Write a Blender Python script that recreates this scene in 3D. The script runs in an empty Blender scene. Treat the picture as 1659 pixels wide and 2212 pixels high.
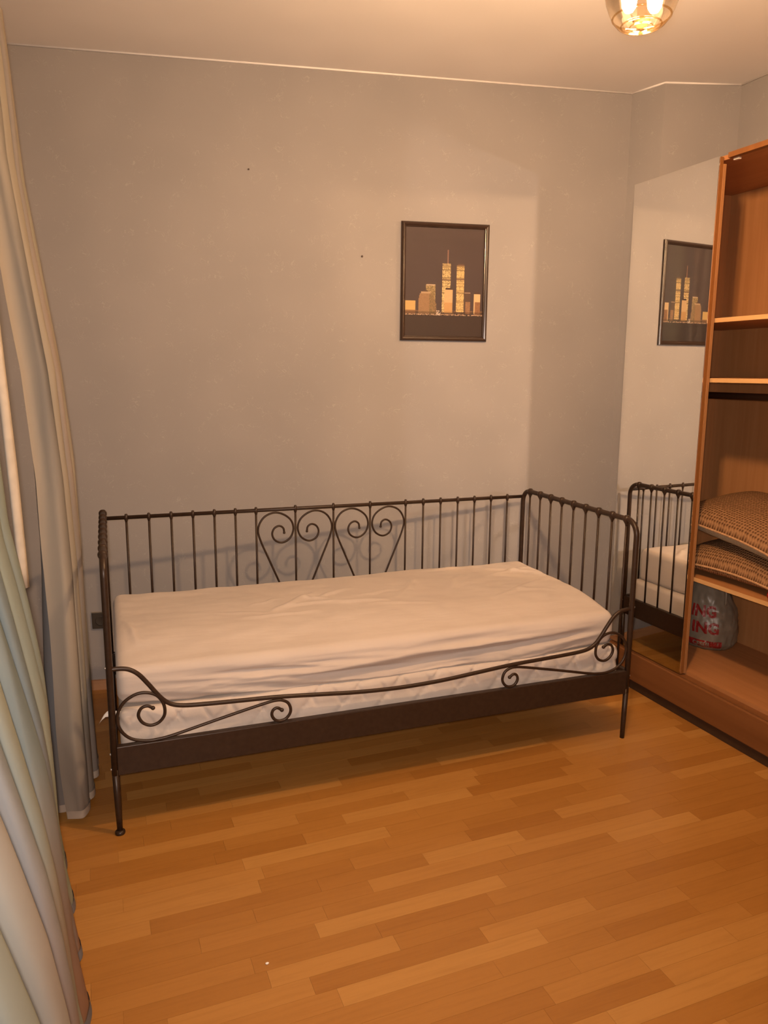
import bpy, bmesh, math, random
from mathutils import Vector, Matrix, noise

random.seed(7)
scene = bpy.context.scene
COL = scene.collection
PI = math.pi

# ------------------------------------------------------------------ camera
CAM = Vector((0.1254, -3.855, 1.5621))
YAW, PITCH, ROLL, FPX = 0.3717, 0.1833, 0.0028, 1642.4
fwd = Vector((math.sin(YAW) * math.cos(PITCH), math.cos(YAW) * math.cos(PITCH), -math.sin(PITCH)))
rgt0 = Vector((math.cos(YAW), -math.sin(YAW), 0.0))
up0 = rgt0.cross(fwd)
rgt = rgt0 * math.cos(ROLL) + up0 * math.sin(ROLL)
upv = -rgt0 * math.sin(ROLL) + up0 * math.cos(ROLL)
cam_data = bpy.data.cameras.new('camera')
cam_data.sensor_fit = 'VERTICAL'
cam_data.sensor_height = 36.0
cam_data.lens = 36.0 * FPX / 2212.0
cam_data.clip_start = 0.02
cam = bpy.data.objects.new('camera', cam_data)
COL.objects.link(cam)
cam.matrix_world = Matrix(((rgt.x, upv.x, -fwd.x, CAM.x), (rgt.y, upv.y, -fwd.y, CAM.y),
                           (rgt.z, upv.z, -fwd.z, CAM.z), (0, 0, 0, 1)))
scene.camera = cam

# ------------------------------------------------------------------ light and exposure
world = bpy.data.worlds.new('world')
scene.world = world
world.use_nodes = True
world.node_tree.nodes['Background'].inputs[0].default_value = (0.02, 0.022, 0.03, 1)   # night outside the closed room
world.node_tree.nodes['Background'].inputs[1].default_value = 1.0

LAMP = Vector((1.405, -2.235, 2.357))          # underside of the glass pendant
LAMP_COLOR = (1.0, 0.64, 0.36)
LAMP_STRENGTH = 1950.0
# the small white flash of the phone that took the picture, just beside its lens
flash_data = bpy.data.lights.new('phone_flash', 'SPOT')
flash_data.spot_size = math.radians(110)
flash_data.spot_blend = 1.0
flash_data.energy = 195.0
flash_data.color = (1.0, 0.80, 0.68)
flash_data.shadow_soft_size = 0.03
flash = bpy.data.objects.new('phone_flash', flash_data)
COL.objects.link(flash)
flash.matrix_world = cam.matrix_world
flash.location = CAM - rgt * 0.015 + upv * 0.02 - fwd * 0.012

vs = scene.view_settings
vs.view_transform = 'Standard'
vs.look = 'None'
vs.gamma = 1.0
vs.use_curve_mapping = False
vs.exposure = 0.10
scene.cycles.max_bounces = 7
scene.cycles.diffuse_bounces = 4
scene.cycles.transparent_max_bounces = 10
scene.cycles.sample_clamp_indirect = 8.0
scene.cycles.blur_glossy = 0.0                # keeps the light that the mirror throws on the wall
scene.cycles.use_guiding = True
scene.cycles.guiding_training_samples = 48
scene.cycles.adaptive_threshold = 0.12


# ------------------------------------------------------------------ helpers
def srgb(r, g, b):
    f = lambda c: (c / 255.0 / 12.92) if c / 255.0 <= 0.04045 else ((c / 255.0 + 0.055) / 1.055) ** 2.4
    return (f(r), f(g), f(b), 1.0)


class NT:
    def __init__(self, name):
        self.m = bpy.data.materials.new(name)
        self.m.use_nodes = True
        self.t = self.m.node_tree
        self.t.nodes.clear()
        self.out = self.t.nodes.new('ShaderNodeOutputMaterial')

    def n(self, kind, **kw):
        nd = self.t.nodes.new('ShaderNode' + kind)
        for k, v in kw.items():
            setattr(nd, k, v)
        return nd

    def l(self, a, b):
        self.t.links.new(a, b)

    def bsdf(self, color=None, rough=0.6, spec=0.4, metal=0.0):
        b = self.n('BsdfPrincipled')
        if color is not None:
            b.inputs['Base Color'].default_value = color
        b.inputs['Roughness'].default_value = rough
        b.inputs['Specular IOR Level'].default_value = spec
        b.inputs['Metallic'].default_value = metal
        self.l(b.outputs[0], self.out.inputs[0])
        return b

    def diffuse(self):
        b = self.n('BsdfDiffuse')
        self.l(b.outputs[0], self.out.inputs[0])
        return b

    def coords(self, scale=(1, 1, 1), which='Object', rot=(0, 0, 0)):
        tc = self.n('TexCoord')
        mp = self.n('Mapping')
        mp.inputs['Scale'].default_value = scale
        mp.inputs['Rotation'].default_value = rot
        self.l(tc.outputs[which], mp.inputs[0])
        return mp.outputs[0]

    def noise(self, vec, scale, detail=4.0, rough=0.5, dist=0.0):
        nd = self.n('TexNoise')
        nd.inputs['Scale'].default_value = scale
        nd.inputs['Detail'].default_value = detail
        nd.inputs['Roughness'].default_value = rough
        nd.inputs['Distortion'].default_value = dist
        if vec is not None:
            self.l(vec, nd.inputs['Vector'])
        return nd.outputs[0]

    def ramp(self, fac, stops, interp='LINEAR'):
        r = self.n('ValToRGB')
        r.color_ramp.interpolation = interp
        els = r.color_ramp.elements
        while len(els) < len(stops):
            els.new(0.5)
        for e, (p, c) in zip(els, stops):
            e.position = p
            e.color = c
        self.l(fac, r.inputs[0])
        return r.outputs[0]

    def mix(self, fac, a, b, blend='MIX'):
        m = self.n('Mix', data_type='RGBA', blend_type=blend)
        for s, v in ((m.inputs[0], fac), (m.inputs[6], a), (m.inputs[7], b)):
            if hasattr(v, 'is_linked'):
                self.l(v, s)
            else:
                s.default_value = v
        return m.outputs[2]

    def bump(self, height, strength, dist, bsdf):
        b = self.n('Bump')
        b.inputs['Strength'].default_value = strength
        b.inputs['Distance'].default_value = dist
        self.l(height, b.inputs['Height'])
        self.l(b.outputs[0], bsdf.inputs['Normal'])


def plain(name, color, rough=0.6, spec=0.4, metal=0.0, var=0.06, scale=30.0):
    t = NT(name)
    b = t.bsdf(color, rough, spec, metal)
    nz = t.noise(t.coords(), scale, 1.0)
    dark = tuple(c * (1 - var) for c in color[:3]) + (1,)
    lite = tuple(min(1, c * (1 + var)) for c in color[:3]) + (1,)
    t.l(t.ramp(nz, [(0.3, dark), (0.7, lite)]), b.inputs['Base Color'])
    return t.m


# --- wallpaper: pale, with faint lighter fibres
def wallpaper():
    t = NT('wallpaper')
    b = t.diffuse()
    v = t.coords()
    n1 = t.noise(v, 3.0, 1.0)
    base = t.ramp(n1, [(0.3, (0.285, 0.272, 0.270, 1)), (0.7, (0.308, 0.293, 0.289, 1))])
    dv = t.coords((1, 1, 1))
    w = t.noise(dv, 26.0, 1.0, 0.5, 1.6)
    th = t.n('Math', operation='SUBTRACT')
    t.l(w, th.inputs[0])
    th.inputs[1].default_value = 0.5
    ab = t.n('Math', operation='ABSOLUTE')
    t.l(th.outputs[0], ab.inputs[0])
    line = t.ramp(ab.outputs[0], [(0.0, (1, 1, 1, 1)), (0.02, (0, 0, 0, 1))])
    patch = t.ramp(t.noise(v, 19.0, 0.0), [(0.55, (0, 0, 0, 1)), (0.66, (1, 1, 1, 1))])
    fm = t.mix(1.0, line, patch, 'MULTIPLY')
    f = t.n('Math', operation='MULTIPLY')
    t.l(fm, f.inputs[0])
    f.inputs[1].default_value = 0.62
    t.l(t.mix(f.outputs[0], base, (0.380, 0.365, 0.350, 1)), b.inputs['Color'])
    return t.m


def ceiling_paint():
    t = NT('ceiling_paint')
    b = t.diffuse()
    v = t.coords()
    t.l(t.ramp(t.noise(v, 2.5, 1.0), [(0.3, (0.771, 0.750, 0.739, 1)), (0.7, (0.813, 0.791, 0.781, 1))]), b.inputs['Color'])
    return t.m


def plank_mat(name, per_island):
    t = NT(name)
    b = t.bsdf(None, 0.34, 0.42)
    if per_island:
        g = t.n('NewGeometry')
        rnd = g.outputs['Random Per Island']
    else:
        oi = t.n('ObjectInfo')
        rnd = oi.outputs['Random']
    base = t.ramp(rnd, [(0.0, (0.307, 0.129, 0.025, 1)), (0.35, (0.338, 0.149, 0.031, 1)), (0.7, (0.378, 0.174, 0.040, 1)),
                        (1.0, (0.419, 0.208, 0.054, 1))])
    tc = t.n('TexCoord')
    geo = t.n('NewGeometry')
    mp = t.n('Mapping')
    mp.inputs['Scale'].default_value = (1.6, 26.0, 1.0)
    t.l(geo.outputs['Position'], mp.inputs[0])
    off = t.n('CombineXYZ')
    t.l(rnd, off.inputs[2])
    sc = t.n('VectorMath', operation='SCALE')
    t.l(off.outputs[0], sc.inputs[0])
    sc.inputs['Scale'].default_value = 37.0
    add = t.n('VectorMath', operation='ADD')
    t.l(mp.outputs[0], add.inputs[0])
    t.l(sc.outputs[0], add.inputs[1])
    gr = t.noise(add.outputs[0], 3.0, 3.0, 0.6, 0.5)
    grain = t.ramp(gr, [(0.25, (0.86, 0.83, 0.78, 1)), (0.55, (1, 1, 1, 1)), (0.8, (1.0, 1.0, 1.0, 1))])
    t.l(t.mix(0.8, base, grain, 'MULTIPLY'), b.inputs['Base Color'])
    return t.m


def wood(name, dark, lite, axis='Z', rough=0.45, scale=1.0):
    t = NT(name)
    b = t.bsdf(None, rough, 0.35)
    s = {'Z': (22, 22, 1.2), 'Y': (22, 1.2, 22), 'X': (1.2, 22, 22)}[axis]
    v = t.coords(tuple(k * scale for k in s))
    nz = t.noise(v, 1.6, 3.0, 0.55, 0.4)
    t.l(t.ramp(nz, [(0.25, dark), (0.75, lite)]), b.inputs['Base Color'])
    return t.m


def metal_black():
    t = NT('black_enamel')
    b = t.bsdf(None, 0.38, 0.32)
    nz = t.noise(t.coords(), 60.0, 1.0)
    t.l(t.ramp(nz, [(0.3, (0.026, 0.014, 0.0085, 1)), (0.8, (0.036, 0.020, 0.012, 1))]), b.inputs['Base Color'])
    return t.m


def sheet_mat():
    t = NT('white_cotton_sheet')
    b = t.bsdf(None, 0.9, 0.1)
    v = t.coords()
    t.l(t.ramp(t.noise(v, 4.0, 3.0), [(0.3, (0.488, 0.429, 0.389, 1)), (0.7, (0.524, 0.465, 0.424, 1))]), b.inputs['Base Color'])
    b.inputs['Sheen Weight'].default_value = 0.15
    t.bump(t.noise(t.coords((1, 6, 6)), 9.0, 4.0), 0.12, 0.01, b)
    return t.m


def quilt_mat():
    t = NT('quilted_ticking')
    b = t.bsdf(None, 0.9, 0.1)
    v = t.coords()
    t.l(t.ramp(t.noise(v, 6.0, 3.0), [(0.3, (0.525, 0.464, 0.414, 1)), (0.7, (0.572, 0.508, 0.458, 1))]), b.inputs['Base Color'])
    t.bump(t.noise(v, 160.0, 2.0), 0.1, 0.003, b)
    return t.m


def curtain_mat(name, stops, low):
    """watercolour stripes that run down the cloth; low = the tone that bleeds in towards the hem"""
    t = NT(name)
    uv = t.n('UVMap')
    sp = t.n('SeparateXYZ')
    t.l(uv.outputs[0], sp.inputs[0])
    mp = t.n('Mapping')
    mp.inputs['Scale'].default_value = (5.0, 0.7, 1.0)
    t.l(uv.outputs[0], mp.inputs[0])
    nz = t.noise(mp.outputs[0], 1.5, 2.0, 0.5, 0.3)
    wob = t.n('Math', operation='MULTIPLY_ADD')
    t.l(nz, wob.inputs[0])
    wob.inputs[1].default_value = 0.16
    t.l(sp.outputs[0], wob.inputs[2])
    sh = t.n('Math', operation='SUBTRACT')
    t.l(wob.outputs[0], sh.inputs[0])
    sh.inputs[1].default_value = 0.08
    col = t.ramp(sh.outputs[0], stops)
    mp3 = t.n('Mapping')
    mp3.inputs['Scale'].default_value = (9.0, 1.1, 1.0)
    t.l(uv.outputs[0], mp3.inputs[0])
    n2 = t.noise(mp3.outputs[0], 1.3, 2.0, 0.5, 0.4)
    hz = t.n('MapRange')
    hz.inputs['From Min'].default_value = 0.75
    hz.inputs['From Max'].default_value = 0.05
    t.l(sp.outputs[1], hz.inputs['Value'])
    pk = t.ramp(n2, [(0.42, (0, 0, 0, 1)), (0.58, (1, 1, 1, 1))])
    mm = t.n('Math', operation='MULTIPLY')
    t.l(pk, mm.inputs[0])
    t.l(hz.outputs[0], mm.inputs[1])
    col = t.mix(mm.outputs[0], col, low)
    d = t.n('BsdfDiffuse')
    t.l(col, d.inputs[0])
    tr = t.n('BsdfTranslucent')
    t.l(col, tr.inputs[0])
    m1 = t.n('MixShader')
    m1.inputs[0].default_value = 0.30
    t.l(d.outputs[0], m1.inputs[1])
    t.l(tr.outputs[0], m1.inputs[2])
    tp = t.n('BsdfTransparent')
    tp.inputs[0].default_value = (1, 0.97, 0.93, 1)
    m2 = t.n('MixShader')
    m2.inputs[0].default_value = 0.10
    t.l(m1.outputs[0], m2.inputs[1])
    t.l(tp.outputs[0], m2.inputs[2])
    t.l(m2.outputs[0], t.out.inputs[0])
    return t.m


def mirror_mat():
    t = NT('silvered_mirror')
    t.bsdf((0.97, 0.97, 0.95, 1), 0.0, 0.5, 1.0)
    return t.m


def glass_thin(name, tint, gloss=0.10, rough=0.02, fres=0.75):
    t = NT(name)
    tp = t.n('BsdfTransparent')
    tp.inputs[0].default_value = tint
    g = t.n('BsdfGlossy')
    g.inputs['Roughness'].default_value = rough
    lw = t.n('LayerWeight')
    lw.inputs[0].default_value = 0.35
    ml = t.n('Math', operation='MULTIPLY_ADD')
    t.l(lw.outputs['Fresnel'], ml.inputs[0])
    ml.inputs[1].default_value = fres
    ml.inputs[2].default_value = gloss * 0.3
    mx = t.n('MixShader')
    t.l(ml.outputs[0], mx.inputs[0])
    t.l(tp.outputs[0], mx.inputs[1])
    t.l(g.outputs[0], mx.inputs[2])
    t.l(mx.outputs[0], t.out.inputs[0])
    return t.m


def emit(name, color, strength):
    t = NT(name)
    e = t.n('Emission')
    e.inputs[0].default_value = tuple(color[:3]) + (1,)
    e.inputs[1].default_value = strength
    t.l(e.outputs[0], t.out.inputs[0])
    return t.m


def waffle(name, dark, lite):
    t = NT(name)
    b = t.bsdf(None, 0.95, 0.1)
    v = t.n('UVMap').outputs[0]
    mp = t.n('Mapping')
    mp.inputs['Scale'].default_value = (34, 50, 1)
    t.l(v, mp.inputs[0])
    vo = t.n('TexVoronoi', feature='F1')
    vo.voronoi_dimensions = '2D'
    vo.inputs['Scale'].default_value = 1.0
    vo.inputs['Randomness'].default_value = 0.25
    t.l(mp.outputs[0], vo.inputs['Vector'])
    t.l(t.ramp(vo.outputs['Distance'], [(0.12, dark), (0.5, lite)]), b.inputs['Base Color'])
    t.bump(vo.outputs['Distance'], 0.8, 0.01, b)
    return t.m


def attr_mat(name, attr, rough=0.6, spec=0.3):
    t = NT(name)
    b = t.bsdf(None, rough, spec)
    a = t.n('VertexColor')
    a.layer_name = attr
    t.l(a.outputs[0], b.inputs['Base Color'])
    return t.m


M = {
    'wall': wallpaper(), 'ceil': ceiling_paint(),
    'plank': plank_mat('laminate_strip', False), 'plank_field': plank_mat('laminate_field', True),
    'under': plain('laminate_core', (0.16, 0.07, 0.02, 1), 0.8, 0.1),
    'metal': metal_black(), 'sheet': sheet_mat(), 'quilt': quilt_mat(),
    'mirror': mirror_mat(),
    'carcass_v': wood('beech_upright', (0.333, 0.149, 0.054, 1), (0.396, 0.189, 0.074, 1), 'Z'),
    'carcass_h': wood('beech_board', (0.342, 0.149, 0.054, 1), (0.405, 0.184, 0.072, 1), 'Y'),
    'shelf_edge': wood('beech_edge', (0.504, 0.288, 0.117, 1), (0.594, 0.360, 0.162, 1), 'Y'),
    'door_edge': wood('oak_door_edge', (0.171, 0.065, 0.016, 1), (0.225, 0.090, 0.025, 1), 'Z'),
    'profile': wood('beech_profile', (0.270, 0.126, 0.050, 1), (0.324, 0.158, 0.063, 1), 'Z'),
    'plinth': wood('oak_plinth', (0.140, 0.052, 0.016, 1), (0.216, 0.088, 0.031, 1), 'Y', 0.4, 0.35),
    'dark_gap': plain('plinth_recess_shade', (0.05, 0.025, 0.012, 1), 0.7, 0.2),  # dark tone paints the shade of the recess below the plinth
    'base_wood': wood('oak_skirting', (0.36, 0.18, 0.09, 1), (0.44, 0.24, 0.12, 1), 'X'),
    'frame': plain('dark_glossy_frame', (0.035, 0.02, 0.014, 1), 0.22, 0.6),
    'socket': plain('brown_socket', (0.045, 0.036, 0.028, 1), 0.45, 0.4),
    'socket_rim': plain('pale_socket_rim', (0.26, 0.23, 0.19, 1), 0.45, 0.4),
    'steel': plain('zinc_steel', (0.55, 0.53, 0.5, 1), 0.35, 0.5, 0.8),
    'white_plastic': plain('pale_plastic', (0.72, 0.66, 0.56, 1), 0.5, 0.4),
    'rod': plain('brown_rod', (0.055, 0.028, 0.016, 1), 0.4, 0.5),
    'waffle': waffle('brown_waffle_knit', (0.082, 0.037, 0.015, 1), (0.279, 0.152, 0.074, 1)),
    'plush': plain('grey_beige_plush', (0.33, 0.28, 0.20, 1), 0.95, 0.1, 0, 0.12, 120),
    'piping': plain('light_brown_piping', (0.40, 0.235, 0.125, 1), 0.9, 0.1, 0, 0.2, 90),
    'red_gloss': plain('red_gloss', (0.30, 0.012, 0.008, 1), 0.12, 0.6),
    'red_ink': plain('red_print', (0.24, 0.018, 0.014, 1), 0.4, 0.4),
    'bag': plain('milky_plastic', (0.19, 0.16, 0.12, 1), 0.35, 0.4, 0, 0.15, 14),
    'knob_wood': plain('dark_wood', (0.13, 0.05, 0.022, 1), 0.45, 0.4),
    'brass': plain('aged_brass', (0.45, 0.28, 0.10, 1), 0.35, 0.5, 0.9),
    'bulb': emit('lit_bulb', LAMP_COLOR, LAMP_STRENGTH),
    'glass': glass_thin('amber_thin_glass', (1.0, 0.93, 0.84, 1)),
    'picture_glass': glass_thin('picture_glass', (0.97, 0.97, 0.97, 1), 0.05, 0.06, 0.3),
    'print': attr_mat('skyline_print', 'col'),
    'nail': plain('dark_nail', (0.07, 0.045, 0.035, 1), 0.5, 0.4),
    'crumb': plain('white_crumb', (0.8, 0.76, 0.7, 1), 0.8, 0.2),
}


def mesh_obj(name, bm, mat, parent=None, smooth=False, loc=None):
    me = bpy.data.meshes.new(name)
    bm.normal_update()
    bm.to_mesh(me)
    bm.free()
    if mat is not None:
        me.materials.append(mat)
    if smooth:
        for p in me.polygons:
            p.use_smooth = True
    o = bpy.data.objects.new(name, me)
    COL.objects.link(o)
    if parent is not None:
        o.parent = parent
    if loc is not None:
        o.location = loc
    return o


def thing(name, label, cat, loc=(0, 0, 0), rot=(0, 0, 0), group=None):
    o = bpy.data.objects.new(name, None)
    o.empty_display_size = 0.05
    COL.objects.link(o)
    o.location = loc
    o.rotation_euler = rot
    o['label'] = label
    o['category'] = cat
    if group:
        o['group'] = group
    return o


def tag(o, label, cat, group=None):
    o['label'] = label
    o['category'] = cat
    if group:
        o['group'] = group
    return o


def struct(o, label=None):
    o['kind'] = 'structure'
    if label:
        o['label'] = label
    return o


def box(bm, x0, x1, y0, y1, z0, z1, bevel=0.0, seg=2):
    v = [bm.verts.new(p) for p in ((x0, y0, z0), (x1, y0, z0), (x1, y1, z0), (x0, y1, z0),
                                   (x0, y0, z1), (x1, y0, z1), (x1, y1, z1), (x0, y1, z1))]
    fs = [bm.faces.new([v[i] for i in q]) for q in ((0, 3, 2, 1), (4, 5, 6, 7), (0, 1, 5, 4), (1, 2, 6, 5), (2, 3, 7, 6), (3, 0, 4, 7))]
    if bevel > 0:
        es = list({e for f in fs for e in f.edges})
        bmesh.ops.bevel(bm, geom=es, offset=bevel, segments=seg, affect='EDGES', profile=0.5)
    return bm


def boxo(name, mat, parent, x0, x1, y0, y1, z0, z1, bevel=0.0):
    return mesh_obj(name, box(bmesh.new(), x0, x1, y0, y1, z0, z1, bevel), mat, parent)


def catmull(pts, per=6):
    P = [Vector(p) for p in pts]
    out = []
    n = len(P)
    for i in range(n - 1):
        p0 = P[i - 1] if i > 0 else P[i] * 2 - P[i + 1]
        p1, p2 = P[i], P[i + 1]
        p3 = P[i + 2] if i + 2 < n else P[i + 1] * 2 - P[i]
        for k in range(per):
            t = k / per
            out.append(0.5 * ((2 * p1) + (p2 - p0) * t + (2 * p0 - 5 * p1 + 4 * p2 - p3) * t * t + (3 * p1 - p0 - 3 * p2 + p3) * t ** 3))
    out.append(P[-1])
    return out


def tube(bm, pts, r, segs=8, caps=True):
    P = [Vector(p) for p in pts]
    n = len(P)
    rad = r if isinstance(r, (list, tuple)) else [r] * n
    t0 = (P[1] - P[0]).normalized()
    ref = Vector((0, 0, 1)) if abs(t0.z) < 0.9 else Vector((1, 0, 0))
    nrm = (ref - t0 * ref.dot(t0)).normalized()
    rings = []
    for i in range(n):
        if i == 0:
            t = (P[1] - P[0]).normalized()
        elif i == n - 1:
            t = (P[-1] - P[-2]).normalized()
        else:
            t = ((P[i + 1] - P[i]).normalized() + (P[i] - P[i - 1]).normalized())
            t = t.normalized() if t.length > 1e-9 else (P[i] - P[i - 1]).normalized()
        nrm = (nrm - t * nrm.dot(t)).normalized()
        bn = t.cross(nrm)
        rings.append([bm.verts.new(P[i] + (nrm * math.cos(2 * PI * k / segs) + bn * math.sin(2 * PI * k / segs)) * rad[i]) for k in range(segs)])
    for a, b in zip(rings, rings[1:]):
        for k in range(segs):
            bm.faces.new((a[k], a[(k + 1) % segs], b[(k + 1) % segs], b[k]))
    if caps:
        bm.faces.new(list(reversed(rings[0])))
        bm.faces.new(rings[-1])
    return bm


def lathe(bm, prof, segs=24, center=(0, 0, 0), axis='Z'):
    c = Vector(center)
    rings = []
    for r, h in prof:
        ring = []
        for k in range(segs):
            a = 2 * PI * k / segs
            p = (r * math.cos(a), r * math.sin(a), h)
            if axis == 'Y':
                p = (p[0], p[2], p[1])
            elif axis == 'X':
                p = (p[2], p[0], p[1])
            ring.append(bm.verts.new(c + Vector(p)))
        rings.append(ring)
    for a, b in zip(rings, rings[1:]):
        for k in range(segs):
            bm.faces.new((a[k], a[(k + 1) % segs], b[(k + 1) % segs], b[k]))
    if prof[0][0] > 1e-6:
        bm.faces.new(list(reversed(rings[0])))
    if prof[-1][0] > 1e-6:
        bm.faces.new(rings[-1])
    bmesh.ops.remove_doubles(bm, verts=bm.verts, dist=1e-6)
    bmesh.ops.recalc_face_normals(bm, faces=bm.faces)
    return bm


def prism(bm, poly, z0, z1):
    lo = [bm.verts.new((x, y, z0)) for x, y in poly]
    hi = [bm.verts.new((x, y, z1)) for x, y in poly]
    n = len(poly)
    for i in range(n):
        bm.faces.new((lo[i], lo[(i + 1) % n], hi[(i + 1) % n], hi[i]))
    bm.faces.new(list(reversed(lo)))
    bm.faces.new(hi)
    bmesh.ops.recalc_face_normals(bm, faces=bm.faces)
    return bm


def smoothstep(a, b, x):
    t = max(0.0, min(1.0, (x - a) / (b - a)))
    return t * t * (3 - 2 * t)


def lerp_tab(tab, x):
    if x <= tab[0][0]:
        return tab[0][1]
    for (a, va), (b, vb) in zip(tab, tab[1:]):
        if x <= b:
            return va + (vb - va) * (x - a) / (b - a)
    return tab[-1][1]


# ------------------------------------------------------------------ room shell
H = 2.924
TH = 0.1747                                   # the long wall runs askew to the boards, bed and wardrobe
ct, st = math.cos(TH), math.sin(TH)
XL, XR, YF = -0.30, 3.17, -4.75


def wallp(s, off=0.0):                        # point along the long wall, off = distance into the room
    return (ct * s - st * off, -st * s - ct * off)


A = wallp(-0.30)
B = (2.786, -0.5)                             # inside corner
Bw = wallp(2.757 / ct)
Cn = (2.806, -0.664)                          # outer corner of the boxed pier
D = (XR, -0.775)
tb = 0.12
bm = bmesh.new()
prism(bm, [wallp(-0.6), Bw, (Bw[0] + st * tb, Bw[1] + ct * tb), wallp(-0.6, -tb)], 0.0, H)
struct(mesh_obj('wall_back', bm, M['wall']), 'pale flecked wallpaper wall behind the daybed')
bm = bmesh.new()
prism(bm, [Bw, Cn, D, (XR + 0.3, D[1]), (XR + 0.3, Bw[1])], 0.0, H)
struct(mesh_obj('wall_pier', bm, M['wall'], None, False), 'boxed pier in the corner above the wardrobe')
struct(boxo('wall_right', M['wall'], None, XR, XR + 0.12, YF, D[1], 0, H), 'plain wall above the wardrobe')
struct(boxo('wall_left', M['wall'], None, XL - 0.12, XL, YF, 0.12, 0, H))
struct(boxo('wall_front', M['wall'], None, XL - 0.12, XR + 0.12, YF - 0.12, YF, 0, H))
struct(boxo('ceiling', M['ceil'], None, XL - 0.12, XR + 0.35, YF - 0.12, 0.30, H, H + 0.1), 'cream painted ceiling')


def bead(name, a, b, r=0.0045):
    bm = tube(bmesh.new(), [(a[0], a[1], H - r * 0.6), (b[0], b[1], H - r * 0.6)], r, 6)
    struct(mesh_obj(name, bm, M['ceil'], None, True))


bead('trim_1', wallp(-0.25, 0.003), Bw)
bead('trim_2', Bw, Cn)
bead('trim_3', Cn, (D[0], D[1] - 0.003))
bead('trim_4', (XR - 0.003, D[1]), (XR - 0.003, YF))
bm = bmesh.new()
prism(bm, [wallp(-0.22, 0.0), wallp(2.8, 0.0), wallp(2.8, 0.014), wallp(-0.22, 0.014)], 0.0, 0.05)
struct(mesh_obj('baseboard_back', bm, M['base_wood']), 'low wooden skirting along the back wall')

# --- floor: laminate strips, each strip near the camera its own piece
floor = struct(boxo('floor', M['under'], None, XL - 0.12, XR + 0.35, YF - 0.12, 0.30, -0.06, -0.004), 'warm orange laminate floor of short staggered strips')
SW, GAP = 0.0615, 0.00025
LENS = (0.30, 0.36, 0.42, 0.50, 0.60)
plank_me = {}
for L in LENS:
    bmp = box(bmesh.new(), GAP, L - GAP, GAP, SW - GAP, -0.004, 0.0)
    me = bpy.data.meshes.new('floor_plank')
    bmp.to_mesh(me)
    bmp.free()
    me.materials.append(M['plank'])
    plank_me[L] = me


def in_view(x, y):
    d = Vector((x, y, 0)) - CAM
    z = d.dot(fwd)
    if z < 0.3:
        return False
    u = d.dot(rgt) / z * FPX
    v = -d.dot(upv) / z * FPX
    return abs(u) < 850 and v < 1125


rngp = random.Random(3)
cells = []
ny = int((0.05 - YF) / SW) + 1
for j in range(ny):
    y0 = YF + j * SW
    x = XL - 0.1 - rngp.uniform(0, 0.5)
    while x < XR + 0.05:
        L = rngp.choice(LENS)
        cells.append((x, y0, L))
        x += L
single, field = [], []
for (x, y0, L) in cells:
    xc, yc = x + L / 2, y0 + SW / 2
    vis = any(in_view(x + L * f, yc) for f in (0.02, 0.25, 0.5, 0.75, 0.98)) and x < 2.58 and x + L > -0.05 and yc > -3.0 and yc < -0.02 - 0.1765 * max(0, xc)
    (single if vis else field).append((x, y0, L))
single.sort(key=lambda c: (Vector((c[0] + c[2] / 2, c[1], 0)) - CAM).length)
field += single[296:]
single = single[:296]
for (x, y0, L) in single:
    o = bpy.data.objects.new('floor_plank', plank_me[L])
    COL.objects.link(o)
    o.parent = floor
    o.location = (x, y0, 0)
bm = bmesh.new()
for (x, y0, L) in field:
    box(bm, max(x, XL - 0.1) + GAP, min(x + L, XR + 0.1) - GAP, y0 + GAP, y0 + SW - GAP, -0.004, 0.0)
fo = mesh_obj('floor_plank_field', bm, M['plank_field'], floor)
fo['kind'] = 'stuff'

# ------------------------------------------------------------------ daybed
BED_LOC, BED_ROT, TILT = Vector((0.1604, -0.4055, 0.0)), -0.0224, 0.006
bed = thing('daybed', 'black metal daybed with heart scrolls, knobbed rails and two bare mattresses', 'bed', BED_LOC, (0, TILT, BED_ROT))
BL, BW = 2.07, 0.92                            # post to post
RAIL, ARM = 0.931, 0.966
R_POST, R_RAIL, R_BAR = 0.0115, 0.0085, 0.0048
BZ0, BZ1 = 0.219, 0.321                        # side boards


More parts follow.
